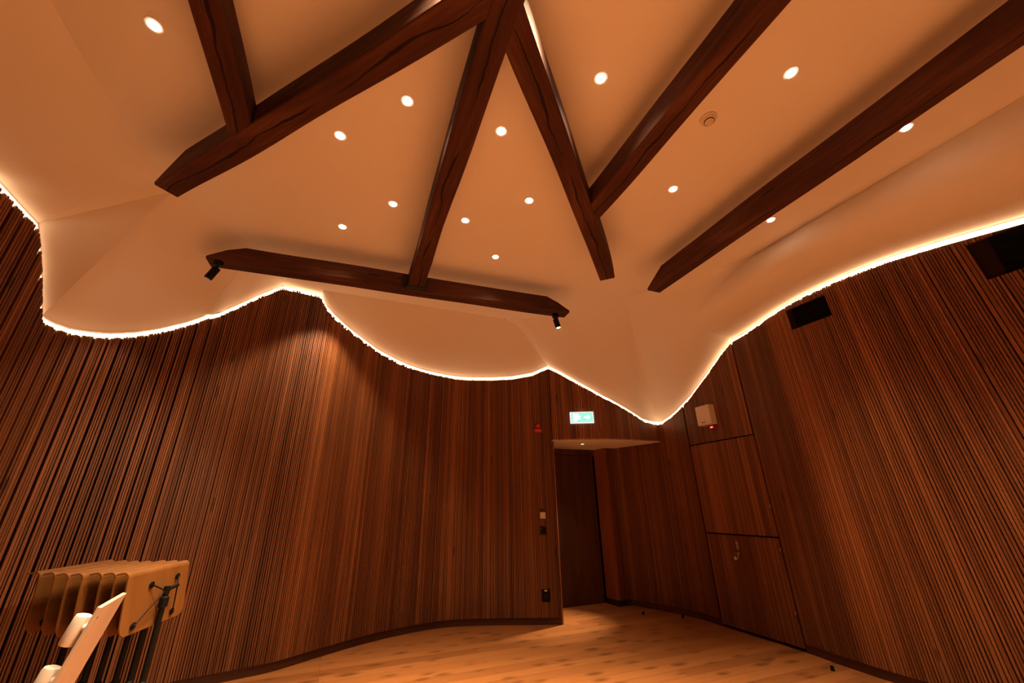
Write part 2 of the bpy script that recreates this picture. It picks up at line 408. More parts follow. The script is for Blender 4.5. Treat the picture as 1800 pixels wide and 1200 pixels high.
# pointed sag above the entrance niche
eN = edge(CN, EN, 0, 1.584)
coons(cb, pl(K3, K4), eN, prof(K3, E962, 'lin'), prof(K4, eN(1), 'soft'), 36, 22)
eN2 = join(edge(CN, EN, 1.584, 1.70), edge(CR, ER, 0.01, 1.53))
lipR = smoothpl(KR, U(2.71, 2.09, 2.67), U(2.735, 2.31, 2.53), U(2.93, 2.42, 2.445), eN2(1))
coons(cb, pl(K4, KR), eN2, prof(K4, eN(1), 'soft'), lipR, 36, 22)
# right vault
eR = edge(CR, ER, 1.53, CR.L)
coons(cb, pl(KR, U(2.88, 0.3), U(2.88, -2.75)), eR, lipR, prof(U(2.88, -2.75), eR(1), 'vault'), 60, 24)
me_c = bpy.data.meshes.new('ceiling'); me_c.from_pydata([tuple(v) for v in cb.v], [], cb.f); me_c.update()
for p, q in zip(me_c.polygons, cb.sm): p.use_smooth = q
me_c.materials.append(M['plaster']); oc = bpy.data.objects.new('ceiling', me_c); COL.objects.link(oc); struct(oc)

# ------------------------------------------------------------------ slatted walls
def zE(E, d): return lambda s: interp(E, s) + d
# left wall
mb = MB(); slats(mb, CL, EL, 0.02, CL.L - 0.01, 0.0165, wide=0.72, fill=0.72, widths=(0.8, 0.9, 1.0, 1.0, 1.15, 1.4)); ribbon(mb, CL, None, CL.L - 0.012, CL.L, 0.0, 0.075, 3.12, step=0.012, thick=0.10); wl = struct(mb.build('wall_left', M['slat'], rnd=True, flat=True))
mb = MB(); ribbon(mb, CL, EL, 0, CL.L - 0.05, -0.037, 0, zE(EL, 0)); mb.add([(CL.at(CL.L).x, CL.at(CL.L).y, 0), (CM.at(0).x, CM.at(0).y, 0), (CM.at(0).x, CM.at(0).y, 3.1), (CL.at(CL.L).x, CL.at(CL.L).y, 3.1)], [(0, 1, 2, 3)])
mb.build('slat_backing', M['back'], wl, flat=True)
# far wall up to the door niche
def jagm(s): return 0.075 if 1.0 < s < 1.45 else (0.045 if s < 2.4 else 0.016)
mb = MB(); slats(mb, CM, EM, 0.03, CM.L - 0.001, 0.0195, fill=0.73, jagfn=jagm); wf = struct(mb.build('wall_far', M['slat'], rnd=True, flat=True))
mb = MB(); ribbon(mb, CM, EM, 0, CM.L - 0.01, -0.037, 0, zE(EM, 0)); mb.build('slat_backing', M['back'], wf, flat=True)
# wall above the niche
mb = MB(); slats(mb, CN, EN, 0.0, CN.L, 0.0205, zlow=SOF + 0.004, fill=0.76); wn = struct(mb.build('wall_above_door', M['slat'], rnd=True, flat=True))
mb = MB(); ribbon(mb, CN, EN, 0, CN.L, -0.037, SOF, zE(EN, 0)); mb.build('slat_backing', M['back'], wn, flat=True)
# curved wall beside the door
mb = MB(); slats(mb, CD, None, 0.0, CD.L, 0.0205, zlow=0.075, fill=0.76, ztop=SOF - 0.003); wd = struct(mb.build('wall_niche', M['slat'], rnd=True, flat=True))
mb = MB(); ribbon(mb, CD, None, 0, CD.L, -0.024, 0, SOF); mb.build('slat_backing', M['back'], wd, flat=True)
# right wall with three flush hatches
PA, PB = 0.545, 1.515
HZ = [0.735 * H, 1.530 * H]
G = 0.008
V1 = (2.36, 2.775, 3.035, 3.268); V2 = (3.835, 4.30, 2.868, 3.195)
lean = lambda s: 0.055 * sm((s - 1.6) / 2.0)
mb = MB()
slats(mb, CR, ER, 0.0, PA - 0.018, 0.0205, fill=0.76)
slats(mb, CR, ER, PB + 0.028, CR.L - 0.02, 0.0205, fill=0.71, lean=lean, holes=(V1, V2))
wr = struct(mb.build('wall_right', M['slat'], rnd=True, flat=True))
mb = MB(); ribbon(mb, CR, ER, 0, CR.L, -0.037, 0, zE(ER, 0)); mb.build('slat_backing', M['back'], wr, flat=True)
def hatch(name, z0, z1, top):
    mb = MB(); C2 = CR
    slats(mb, C2, ER, PA + 0.004, PB, 0.0205, zlow=z0, fill=0.76, ztop=z1 if top else None)
    o = struct(mb.build(name, M['slat'], rnd=True, flat=True))
    b = MB(); ribbon(b, CR, ER, PA, PB, -0.0225, z0, z1 if top else zE(ER, -0.07)); b.build('hatch_board', M['back'], o, flat=True); return o
hatch('door_2', 0.03, HZ[0] - G, True); hatch('door_3', HZ[0] + G, HZ[1] - G, True); hatch('wall_hatch_upper', HZ[1] + G, 0, False)
# back wall behind the viewer
mb = MB(); yb = -2.6 * H; x = CL.at(0).x
while x < CR.at(CR.L).x:
    mb.box((x, yb + 0.011, 1.6), (0.030, 0.022, 3.2 + 1.2), rnd=random.random()); x += 0.045
wb = struct(mb.build('wall_back', M['slat'], rnd=True, flat=True))
mb = MB(); mb.box((0.3, yb - 0.06, 1.95), (8.6, 0.1, 3.9)); mb.build('slat_backing', M['back'], wb)
# baseboards
for nm, C, a, b in (('left', CL, 0, CL.L), ('far', CM, 0, CM.L), ('right', CR, 0, PA - 0.01), ('right_front', CR, PB + 0.01, CR.L)):
    mb = MB(); ribbon(mb, C, None, a, b, -0.014, 0.0, 0.07, thick=0.014); struct(mb.build('baseboard_' + nm, M['base']))
mb = MB(); ribbon(mb, CD, None, 0.0, 0.19, 0.0, 0.0, 0.072, thick=0.02); struct(mb.build('baseboard_niche', M['blackbase']))
mb = MB(); ribbon(mb, CD, None, 0.19, CD.L, -0.01, 0.0, 0.072, thick=0.014); struct(mb.build('baseboard_niche_side', M['base']))

# ------------------------------------------------------------------ entrance niche
J = CM.at(CM.L)                                    # jamb corner
RX, RY = 3.848, 5.629
mb = MB(); mb.add([(J.x, J.y, 0), (J.x + 0.02, J.y + 0.01, 0), (J.x + 0.02, 5.95, 0), (J.x, 5.95, 0), (J.x, J.y, SOF), (J.x + 0.02, J.y + 0.01, SOF), (J.x + 0.02, 5.95, SOF), (J.x, 5.95, SOF)],
    [(0, 1, 2, 3), (4, 5, 6, 7), (0, 1, 5, 4), (1, 2, 6, 5), (2, 3, 7, 6), (3, 0, 4, 7)]); struct(mb.build('trim_1', M['reveal']))
mb = MB(); mb.add([(RX, RY, 0.07), (3.815, 5.90, 0.07), (3.835, 5.90, 0.07), (RX + 0.02, RY, 0.07), (RX, RY, SOF), (3.815, 5.90, SOF), (3.835, 5.90, SOF), (RX + 0.02, RY, SOF)],
    [(0, 1, 2, 3), (4, 5, 6, 7), (0, 1, 5, 4), (1, 2, 6, 5), (2, 3, 7, 6), (3, 0, 4, 7)]); struct(mb.build('trim_2', M['reveal']))
mb = MB(); mb.box((3.836, 5.765, 0.036), (0.02, 0.28, 0.072), Matrix.Rotation(0.12, 3, 'Z')); struct(mb.build('baseboard_door', M['blackbase']))
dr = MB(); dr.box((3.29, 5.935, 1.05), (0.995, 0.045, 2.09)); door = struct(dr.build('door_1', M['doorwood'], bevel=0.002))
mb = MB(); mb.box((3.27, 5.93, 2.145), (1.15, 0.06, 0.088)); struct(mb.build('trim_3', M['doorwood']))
mb = MB(); mb.box((3.803, 5.955, 1.05), (0.024, 0.03, 2.1)); mb.box((3.3, 6.0, 1.1), (1.4, 0.03, 2.2)); struct(mb.build('trim_4', M['void']))
mb = MB(); mb.box((3.786, 5.905, 0.36), (0.012, 0.016, 0.11)); mb.build('door_hinge', M['hanger'], door)
mb = MB(); mb.box((3.786, 5.905, 1.74), (0.012, 0.016, 0.11)); mb.build('door_hinge', M['hanger'], door)
front = [CN.at(CN.L * i / 24) + CN.nor(CN.L * i / 24) * -0.001 for i in range(25)]
back = [CD.at(CD.L * (1 - i / 24)) for i in range(1, 25)] + [Vector((3.82, 5.9)), Vector((2.68, 5.9))]
mb = MB(); mb.prism([(p.x, p.y) for p in front + back], SOF, SOF + 0.02); struct(mb.build('ceiling_niche', M['plaster']))

# ------------------------------------------------------------------ LED cove light hidden behind the slat tops
mb = MB(); row = []
for C, E, a, b in ((CL, EL, 3.0, CL.L - 0.03), (CM, EM, 0.07, CM.L - 0.012), (CN, EN, 0.0, CN.L - 0.012), (CR, ER, 0.012, 6.5)):
    n = int((b - a) / 0.03)
    for i in range(n + 1):
        q = lerp(a, b, i / n); p = C.at(q) + C.nor(q) * -0.030; z = interp(E, q); row.append((p.x, p.y, z))
vs = [(x, y, z + d) for x, y, z in row for d in (-0.052, -0.006)]
mb.add(vs, [(2 * i, 2 * i + 2, 2 * i + 3, 2 * i + 1) for i in range(len(row) - 1)])
tag(mb.build('led_cove_light', M['led'], flat=True), 'glowing warm white light line running along the wavy ceiling edge above the slats', 'light')

# ------------------------------------------------------------------ beams
ZB = 3.43
def beam(a, b, w, d, cut_a, cut_b, label, zoff=0.0, rise=0.03, name='ceiling_beam', grp='dark timber beams under the ceiling'):
    """a, b plan ends of the underside; cut = how far the sloped end cut runs back along the top"""
    a = Vector(a); b = Vector(b); L = (b - a).length; n = 26; mb = MB(); rings = []
    rs = random.Random(int(a.x * 1000) + 5); ph = rs.random() * 6
    xs = [0.0] + [L * i / n for i in range(1, n)] + [L]
    for x in xs:
        za = d if cut_a <= 0 else rise + (d - rise) * min(1, x / cut_a)
        zb_ = d if cut_b <= 0 else rise + (d - rise) * min(1, (L - x) / cut_b)
        top = min(za, zb_); wv = 0.004 * math.sin(x * 2.3 + ph) + 0.003 * math.sin(x * 5.1 + ph * 2); c = 0.007
        c2 = min(c, top * 0.3)
        hw = w / 2 + 0.003 * math.sin(x * 3.7 + ph)
        rings.append([(x, -hw + c + wv, 0), (x, hw - c + wv, 0), (x, hw + wv, c2), (x, hw + wv, top - c2), (x, hw - c + wv, top), (x, -hw + c + wv, top), (x, -hw + wv, top - c2), (x, -hw + wv, c2)])
    # extra rings exactly where the end cuts finish
    vs = [p for r in rings for p in r]; fs = []
    for i in range(len(rings) - 1):
        for k in range(8):
            k2 = (k + 1) % 8; fs.append((i * 8 + k, i * 8 + k2, (i + 1) * 8 + k2, (i + 1) * 8 + k))
    fs.append(tuple(range(8))); fs.append(tuple((len(rings) - 1) * 8 + k for k in range(8))[::-1]); mb.add(vs, fs)
    ang = math.atan2(b.y - a.y, b.x - a.x)
    o = mb.build(name, M['beam'], matrix=Matrix.Translation((a.x, a.y, ZB + zoff)) @ Matrix.Rotation(ang, 4, 'Z'))
    return tag(o, label, 'beam', grp)
beam((-1.40, 3.85), (2.20, 3.715), 0.155, 0.172, 0.22, 0.24, 'dark tie beam lying crosswise, farthest from the viewer, carrying both black spotlights')
beam((0.372, -3.3), (0.418, 3.695), 0.15, 0.172, 0, 0, 'long central dark beam ending in a steel hanger on the cross beam', zoff=-0.002)
beam((-1.42, 2.915), (0.345, 0.978), 0.152, 0.172, 0.30, 0, 'diagonal dark beam slanting down to the left with a pointed free end')
beam((2.195, 2.845), (0.425, 1.022), 0.150, 0.172, 0.02, 0, 'diagonal dark cracked beam slanting down to the right between centre beam and smoke detector', rise=0.1)
beam((1.535, 2.09), (1.515, -3.3), 0.15, 0.165, 0, 0, 'dark beam running from the right diagonal beam towards the upper right, left of the smoke detector', zoff=0.004)
beam((2.805, 2.89), (2.795, -3.3), 0.16, 0.172, 0.25, 0, 'rightmost long dark beam with a pointed free end, beside the curved right ceiling')
beam((-0.85, 2.20), (-0.855, -3.3), 0.13, 0.165, 0, 0, 'leftmost dark beam dropping onto the left diagonal beam', zoff=0.004)
# steel hanger shoe
h0 = thing('joist_hanger', 'dark steel hanger shoe holding the end of the central beam on the cross beam', 'bracket', (0.418, 3.695, ZB))
mb = MB(); mb.box((0, -0.035, -0.006), (0.165, 0.07, 0.005)); mb.build('seat_plate', M['hanger'], h0)
for sx in (-1, 1):
    mb = MB(); mb.box((sx * 0.081, -0.03, 0.06), (0.005, 0.06, 0.13)); mb.box((sx * 0.105, 0.0035, 0.075), (0.05, 0.005, 0.13)); mb.build('side_flange', M['hanger'], h0)
# black ball-joint spotlights on the cross beam
def spotlight(loc, aim, label, watts, lens_lit, cone=52):
    t = thing('ceiling_spotlight', label, 'spotlight', loc, group='black spotlights on the cross beam')
    mb = MB(); mb.lathe((0, 0, -0.045), [(0.036, 0), (0.038, 0.004), (0.038, 0.041), (0.036, 0.045)], n=24); mb.build('mounting_base', M['black'], t)
    mb = MB(); mb.tube((0, 0, -0.045), (0, 0, -0.075), 0.007); mb.build('swivel_stem', M['black'], t)
    a = Vector(aim).normalized(); p0 = Vector((0, 0, -0.07)) + a * -0.005
    mb = MB(); mb.lathe(p0, [(0.026, 0), (0.032, 0.006), (0.032, 0.118), (0.030, 0.124), (0.026, 0.124), (0.024, 0.112)], a, 28); hd = mb.build('lamp_head', M['black'], t)
    mb = MB(); mb.lathe(p0 + a * 0.1135, [(0.0235, 0), (0.0235, 0.002)], a, 24); mb.build('lens', M['disc'], t)
    l = bpy.data.lights.new('spot', 'SPOT'); l.energy = watts; l.color = LAMP; l.spot_size = math.radians(cone); l.spot_blend = 0.6; l.shadow_soft_size = 0.02
    lo = bpy.data.objects.new('spot_light', l); COL.objects.link(lo); lo.parent = t
    lo.location = p0 + a * 0.13; lo.rotation_euler = a.to_track_quat('-Z', 'Y').to_euler(); return t
spotlight((-1.31, 3.80, ZB), (-0.40, 0.13, -0.9), 'black spotlight hanging under the left end of the cross beam', 22, True)
spotlight((2.06, 3.73, ZB), (0.16, -0.16, -0.9), 'black spotlight hanging under the right end of the cross beam, lens lit', 45, True)

sp3 = spotlight((2.795, -0.55, ZB), (-4.05, 3.95, -2.35), 'black spotlight behind the viewer on the rightmost beam, aimed at the music stands', 420, True, 30)
# ------------------------------------------------------------------ recessed downlights
def downlight(x, y, label, watts=DOWN_W, z=ZC, size=94, tilt=None, blend=0.8, r=0.028, disc='disc', beam_w=None):
    t = thing('recessed_downlight', label, 'downlight', (x, y, z), group='recessed ceiling downlights')
    mb = MB(); mb.lathe((0, 0, -0.004), [(r + 0.004, 0.0), (r + 0.016, 0.0), (r + 0.018, 0.0035)], (0, 0, 1), 32); mb.build('trim_ring', M['white'], t)
    mb = MB(); mb.lathe((0, 0, -0.007), [(r, 0.0), (r, 0.003)], (0, 0, 1), 32); mb.build('lamp_glass', M[disc], t)
    l = bpy.data.lights.new('down', 'SPOT'); l.energy = watts; l.color = LAMP; l.spot_size = math.radians(size); l.spot_blend = blend; l.shadow_soft_size = 0.035
    lo = bpy.data.objects.new('down_light', l); COL.objects.link(lo); lo.parent = t; lo.location = (0, 0, -0.02)
    if beam_w is None: beam_w = watts * 10.8
    if beam_w:
        l2 = bpy.data.lights.new('beam', 'SPOT'); l2.energy = beam_w; l2.color = LAMP; l2.spot_size = math.radians(62 if z > 3 else 44); l2.spot_blend = 1.0; l2.shadow_soft_size = 0.035
        l3 = bpy.data.objects.new('beam_light', l2); COL.objects.link(l3); l3.parent = t; l3.location = (0, 0, -0.02)
    if tilt:
        lo.rotation_euler = Vector(tilt).to_track_quat('-Z', 'Y').to_euler()
        if beam_w: l3.rotation_euler = lo.rotation_euler
    return t
DL = [(-1.29, 1.973, 'downlight at the upper left, left of all beams'),
 (0.066, 1.929, 'largest bright downlight between the left diagonal and the central beam'),
 (-0.344, 2.368, 'downlight just below the left diagonal beam, near its middle'),
 (0.721, 1.924, 'downlight in the narrow wedge between central and right diagonal beams, topmost there'),
 (1.173, 1.344, 'downlight right of the top of the right diagonal beam'),
 (2.268, 0.89, 'downlight between the two long right beams, upper right of the smoke detector'),
 (2.285, 1.938, 'downlight between the two long right beams, below the smoke detector'),
 (1.19, 2.494, 'downlight in the wedge of beams, close to the right diagonal beam'),
 (0.738, 2.944, 'downlight just right of the central beam, above the cross beam'),
 (0.086, 2.953, 'downlight just left of the central beam, upper one of the two above the cross beam'),
 (-0.326, 3.436, 'small downlight above the left half of the cross beam, lowest left of the central beam'),
 (1.198, 3.402, 'lowest downlight right of the central beam, above the right end of the cross beam'),
 (3.438, 0.862, 'downlight touching the rightmost beam, upper of two'),
 (3.448, 1.925, 'downlight touching the rightmost beam, lower of two'),
 (0.716, 0.99, 'downlight cut by the top edge of the picture right of the beam junction')]
for x, y, lab in DL: downlight(x, y, lab, DOWN_W * (0.45 if x > 3 else (0.75 if x > 2 else (0.3 if x < -1 else (0.8 if x < -0.3 else 1.0))) * (0.6 if y > 2.8 else 1.0)), size=74 if x > 3 else 94)
for x, y in ((0.066, 0.92), (-0.33, 0.25), (1.2, 0.25), (2.27, -0.2), (3.40, -0.25), (-0.33, -0.9), (1.2, -0.9), (2.27, -1.4), (0.4, -1.9)):  # unseen rows added to light the room; only the first is inferred
    downlight(x, y, 'recessed downlight behind the viewer, unseen and added to light the near part of the room', DOWN_W * (0.45 if x > 3 else (0.6 if x > 2 else (0.7 if x < 0 else 1.4))))
downlight(-0.33, 4.46, 'downlight hidden above the cross beam, throwing a tall arch of light on the slats', 150, blend=0.45, beam_w=60)
downlight(3.249, 5.30, 'small dim downlight in the flat soffit above the dark door', 20, SOF, 84, tilt=(-0.30, -0.02, -1), r=0.022, beam_w=300, disc='discdim')

# ------------------------------------------------------------------ wall fittings
def frame_at(C, s, z, off=0.0):
    """matrix: local x along the wall (to the right as seen), y away from the room, z up"""
    p = C.at(s) + C.nor(s) * off; t = C.tan(s); n = C.nor(s)
    return Matrix(((t.x, -n.x, 0, p.x), (t.y, -n.y, 0, p.y), (0, 0, 1, z), (0, 0, 0, 1)))
# smoke detector
t = thing('smoke_detector', 'round cream smoke detector with slotted dome on the ceiling between two right beams', 'smoke detector', (2.036, 1.319, ZC))
mb = MB(); mb.lathe((0, 0, -0.014), [(0.048, 0), (0.056, 0.003), (0.058, 0.014)], n=36); mb.build('base_ring', M['offwhite'], t)
mb = MB(); mb.lathe((0, 0, -0.042), [(0.022, 0), (0.028, 0.003), (0.033, 0.010)], n=30); mb.lathe((0, 0, -0.026), [(0.036, 0), (0.044, 0.004), (0.047, 0.012)], n=30); mb.build('dome', M['offwhite'], t)
mb = MB(); mb.lathe((0, 0, -0.0335), [(0.0345, 0), (0.0345, 0.0065)], n=30); mb.build('sensor_slot', M['ink'], t)
# exit sign
mw = frame_at(CN, 0.435, 2.505)
t = thing('exit_sign', 'lit green and white emergency exit sign on the slats above the door niche', 'sign', mw=mw)
w2, h2 = 0.17, 0.082
mb = MB(); mb.box((0, -0.018, 0), (2 * w2, 0.034, 2 * h2)); mb.build('sign_housing', M['signframe'], t, bevel=0.004)
mb = MB(); mb.box((0, -0.0362, 0), (2 * w2 - 0.03, 0.002, 2 * h2 - 0.03)); mb.build('sign_panel', M['signgreen'], t)
mb = MB()
yy = -0.0382
def plate(poly, mb=mb, y=yy):
    n = len(poly); mb.add([(x, y, z) for x, z in poly] + [(x, y + 0.0008, z) for x, z in poly], [tuple(range(n)), tuple(range(n, 2 * n))[::-1]] + [(i, (i + 1) % n, n + (i + 1) % n, n + i) for i in range(n)])
plate([(-0.125, -0.052), (-0.075, -0.052), (-0.075, 0.052), (-0.125, 0.052)])                       # doorway
plate([(-0.062 + 0.011 * math.cos(a * .7854), 0.040 + 0.011 * math.sin(a * .7854)) for a in range(8)])     # running figure
plate([(-0.066, 0.026), (-0.046, 0.024), (-0.040, -0.006), (-0.020, -0.022), (-0.026, -0.032), (-0.052, -0.014), (-0.070, -0.045), (-0.082, -0.040), (-0.064, -0.004)])
plate([(-0.044, 0.022), (-0.026, 0.006), (-0.012, 0.012), (-0.016, 0.020), (-0.026, 0.017), (-0.040, 0.030)])
plate([(0.030, 0.011), (0.078, 0.011), (0.078, 0.034), (0.122, 0.0), (0.078, -0.034), (0.078, -0.011), (0.030, -0.011)])   # arrow
mb.build('pictogram', M['signwhite'], t)
# red fire alarm
t = thing('fire_alarm', 'small red fire alarm with a lettered red label, left of the exit sign', 'fire alarm', mw=frame_at(CM, 4.31, 2.377))
mb = MB(); mb.lathe((0, 0, 0.022), [(0.040, 0), (0.038, 0.02), (0.026, 0.034)], (0, -1, 0), 28); mb.build('sounder', M['red'], t)
mb = MB(); mb.lathe((0, -0.034, 0.022), [(0.008, 0), (0.007, 0.003)], (0, -1, 0), 14); mb.build('lamp', M['redprint'], t)
mb = MB(); mb.box((0, -0.004, -0.038), (0.105, 0.008, 0.048)); lb = mb.build('label_plate', M['red'], t)
mb = MB()
for k in range(8): mb.box((-0.038 + k * 0.011, -0.0088, -0.033), (0.008, 0.001, 0.013))
mb.box((0, -0.0088, -0.05), (0.06, 0.001, 0.0025)); mb.build('lettering', M['redprint'], lb)
# controls beside the door
mw = frame_at(CM, 4.325, 1.226)
t = thing('light_switch', 'square cream light switch on a dark plate left of the door', 'switch', mw=mw)
mb = MB(); mb.box((0, -0.003, 0.012), (0.092, 0.006, 0.135)); mb.build('back_plate', M['base'], t)
mb = MB(); mb.box((0.002, -0.012, -0.004), (0.070, 0.014, 0.078)); mb.build('rocker', M['offwhite'], t, bevel=0.002)
mb = MB()
for k in range(5): mb.box((-0.03 + k * 0.014, -0.0065, 0.066), (0.009, 0.001, 0.012))
mb.build('marking', M['ink'], t)
t = thing('control_panel', 'square black control panel under the cream light switch', 'control panel', mw=frame_at(CM, 4.325, 1.041))
mb = MB(); mb.box((0, -0.004, 0), (0.100, 0.008, 0.112)); mb.build('back_plate', M['base'], t)
mb = MB(); mb.box((0, -0.012, 0), (0.070, 0.012, 0.085)); mb.build('touch_pad', M['black'], t, bevel=0.002)
mb = MB(); mb.box((-0.02, -0.0188, 0.022), (0.006, 0.001, 0.006)); mb.build('indicator', M['offwhite'], t)
t = thing('wall_socket', 'black wall socket with a small white tag low beside the door niche', 'socket', mw=frame_at(CM, 4.325, 0.310))
mb = MB(); mb.box((0, -0.004, 0), (0.100, 0.008, 0.135)); mb.build('back_plate', M['black'], t)
mb = MB(); mb.lathe((0, -0.008, -0.012), [(0.026, 0), (0.024, 0.012)], (0, -1, 0), 24); mb.build('socket_face', M['ink'], t)
mb = MB(); mb.box((0, -0.010, 0.052), (0.030, 0.004, 0.016)); mb.build('white_tag', M['offwhite'], t)
# cream loudspeaker box with red beacon
t = thing('wall_speaker', 'cream rectangular speaker box high on the right wall hatch', 'speaker', mw=frame_at(CR, 0.955, 2.395))
mb = MB(); mb.box((0, -0.050, 0), (0.225, 0.10, 0.25)); sb = mb.build('housing', M['offwhite'], t, bevel=0.008)
mb = MB()
for k, dx in enumerate((-0.022, 0.0, 0.022)): mb.box((dx - 0.01, -0.1008, -0.092), (0.013, 0.001, 0.016))
mb.build('marking', M['ink'], sb)
t = thing('alarm_beacon', 'small glowing red beacon right under the cream speaker box', 'beacon', mw=frame_at(CR, 1.0, 2.235))
mb = MB(); mb.box((0, -0.02, 0), (0.085, 0.04, 0.040)); mb.build('housing', M['red'], t, bevel=0.004)
mb = MB(); mb.box((0, -0.042, 0.002), (0.036, 0.006, 0.016)); mb.build('lens', M['redled'], t)
# black recesses in the right wall
for (a, b, z0, z1), lab in ((V1, 'small black rectangular vent in the right slatted wall, left of the other one'), (V2, 'large black rectangular vent at the right picture edge, just under the ceiling')):
    mb = MB(); ribbon(mb, CR, None, a + 0.005, b - 0.005, -0.030, z0 + 0.003, z1 - 0.003, thick=0.006)
    t = thing('wall_vent', lab, 'vent', (0, 0, 0), group='black vents in the right wall'); mb.build('duct_panel', M['void'], t)
    for k in range(1, 4):
        mb = MB(); zz = lerp(z0, z1, k / 4); ribbon(mb, CR, None, a + 0.01, b - 0.01, -0.024, zz, zz + 0.004, thick=0.004); mb.build('grille_bar', M['void'], t)
# lock and keys on the lower hatch
mw = frame_at(CR, 0.985, 0.80)
t = thing('door_lock', 'small metal lock plate and knob on the lower concealed hatch', 'lock', mw=mw)
mb = MB(); mb.box((0.0, -0.004, 0.08), (0.030, 0.008, 0.085)); mb.build('escutcheon', M['brass'], t, bevel=0.003)
mb = MB(); mb.lathe((0, 0, 0.105), [(0.009, 0), (0.009, 0.012), (0.006, 0.014)], (0, -1, 0), 16); mb.build('cylinder', M['steel'], t)
mb = MB(); mb.lathe((0.012, 0, 0.0), [(0.010, 0), (0.010, 0.018), (0.017, 0.022), (0.017, 0.032), (0.012, 0.036)], (0, -1, 0), 18); mb.build('knob', M['brass'], t)
k = thing('key_ring', 'keys and a white tag hanging from the hatch lock', 'keys', mw=mw @ Matrix.Translation((0.012, -0.038, -0.004)))
mb = MB(); mb.tube((0, 0.0, 0.002), (0, -0.022, 0.002), 0.0022, 8); mb.box((0, -0.028, 0.002), (0.003, 0.016, 0.020)); mb.build('key', M['steel'], k)
mb = MB(); mb.box((0.018, -0.03, -0.028), (0.009, 0.0025, 0.05), Matrix.Rotation(0.5, 3, 'Y')); mb.build('key', M['steel'], k)
mb = MB(); mb.box((-0.016, -0.03, -0.044), (0.024, 0.006, 0.034)); mb.build('tag', M['white'], k, bevel=0.001)
mb = MB(); mb.box((-0.016, -0.0335, -0.044), (0.018, 0.001, 0.0025)); mb.box((-0.016, -0.0335, -0.044), (0.0025, 0.001, 0.026)); mb.build('tag_marking', M['ink'], k)
for (s, z) in ((1.520, 0.88), (1.520, 0.32), (1.520, 1.30)):
    mb = MB(); p = CR.at(s) + CR.nor(s) * 0.001; mb.box((p.x, p.y, z), (0.006, 0.006, 0.026))
    tag(mb.build('hatch_hinge', M['steel']), 'small steel hinge in the vertical gap of the concealed hatch, %s' % {0.88: 'middle', 0.32: 'lowest', 1.30: 'topmost'}[z], 'hinge', 'hatch hinges')
# door stops on the floor
for (x, y, lab) in ((3.856, 5.13, 'small black floor stop farthest away, in front of the door niche'), (4.20, 4.79, 'small black floor stop close to the right wall base, beside the hatch'), (4.085, 2.924, 'small black floor stop nearest the viewer, at the right wall')):
    t = thing('floor_stop', lab, 'door stop', (x, y, 0), group='black floor stops')
    mb = MB(); mb.lathe((0, 0, 0), [(0.016, 0), (0.017, 0.004), (0.014, 0.006), (0.014, 0.028), (0.012, 0.034), (0.006, 0.036)], n=20); mb.build('rubber_post', M['black'], t)

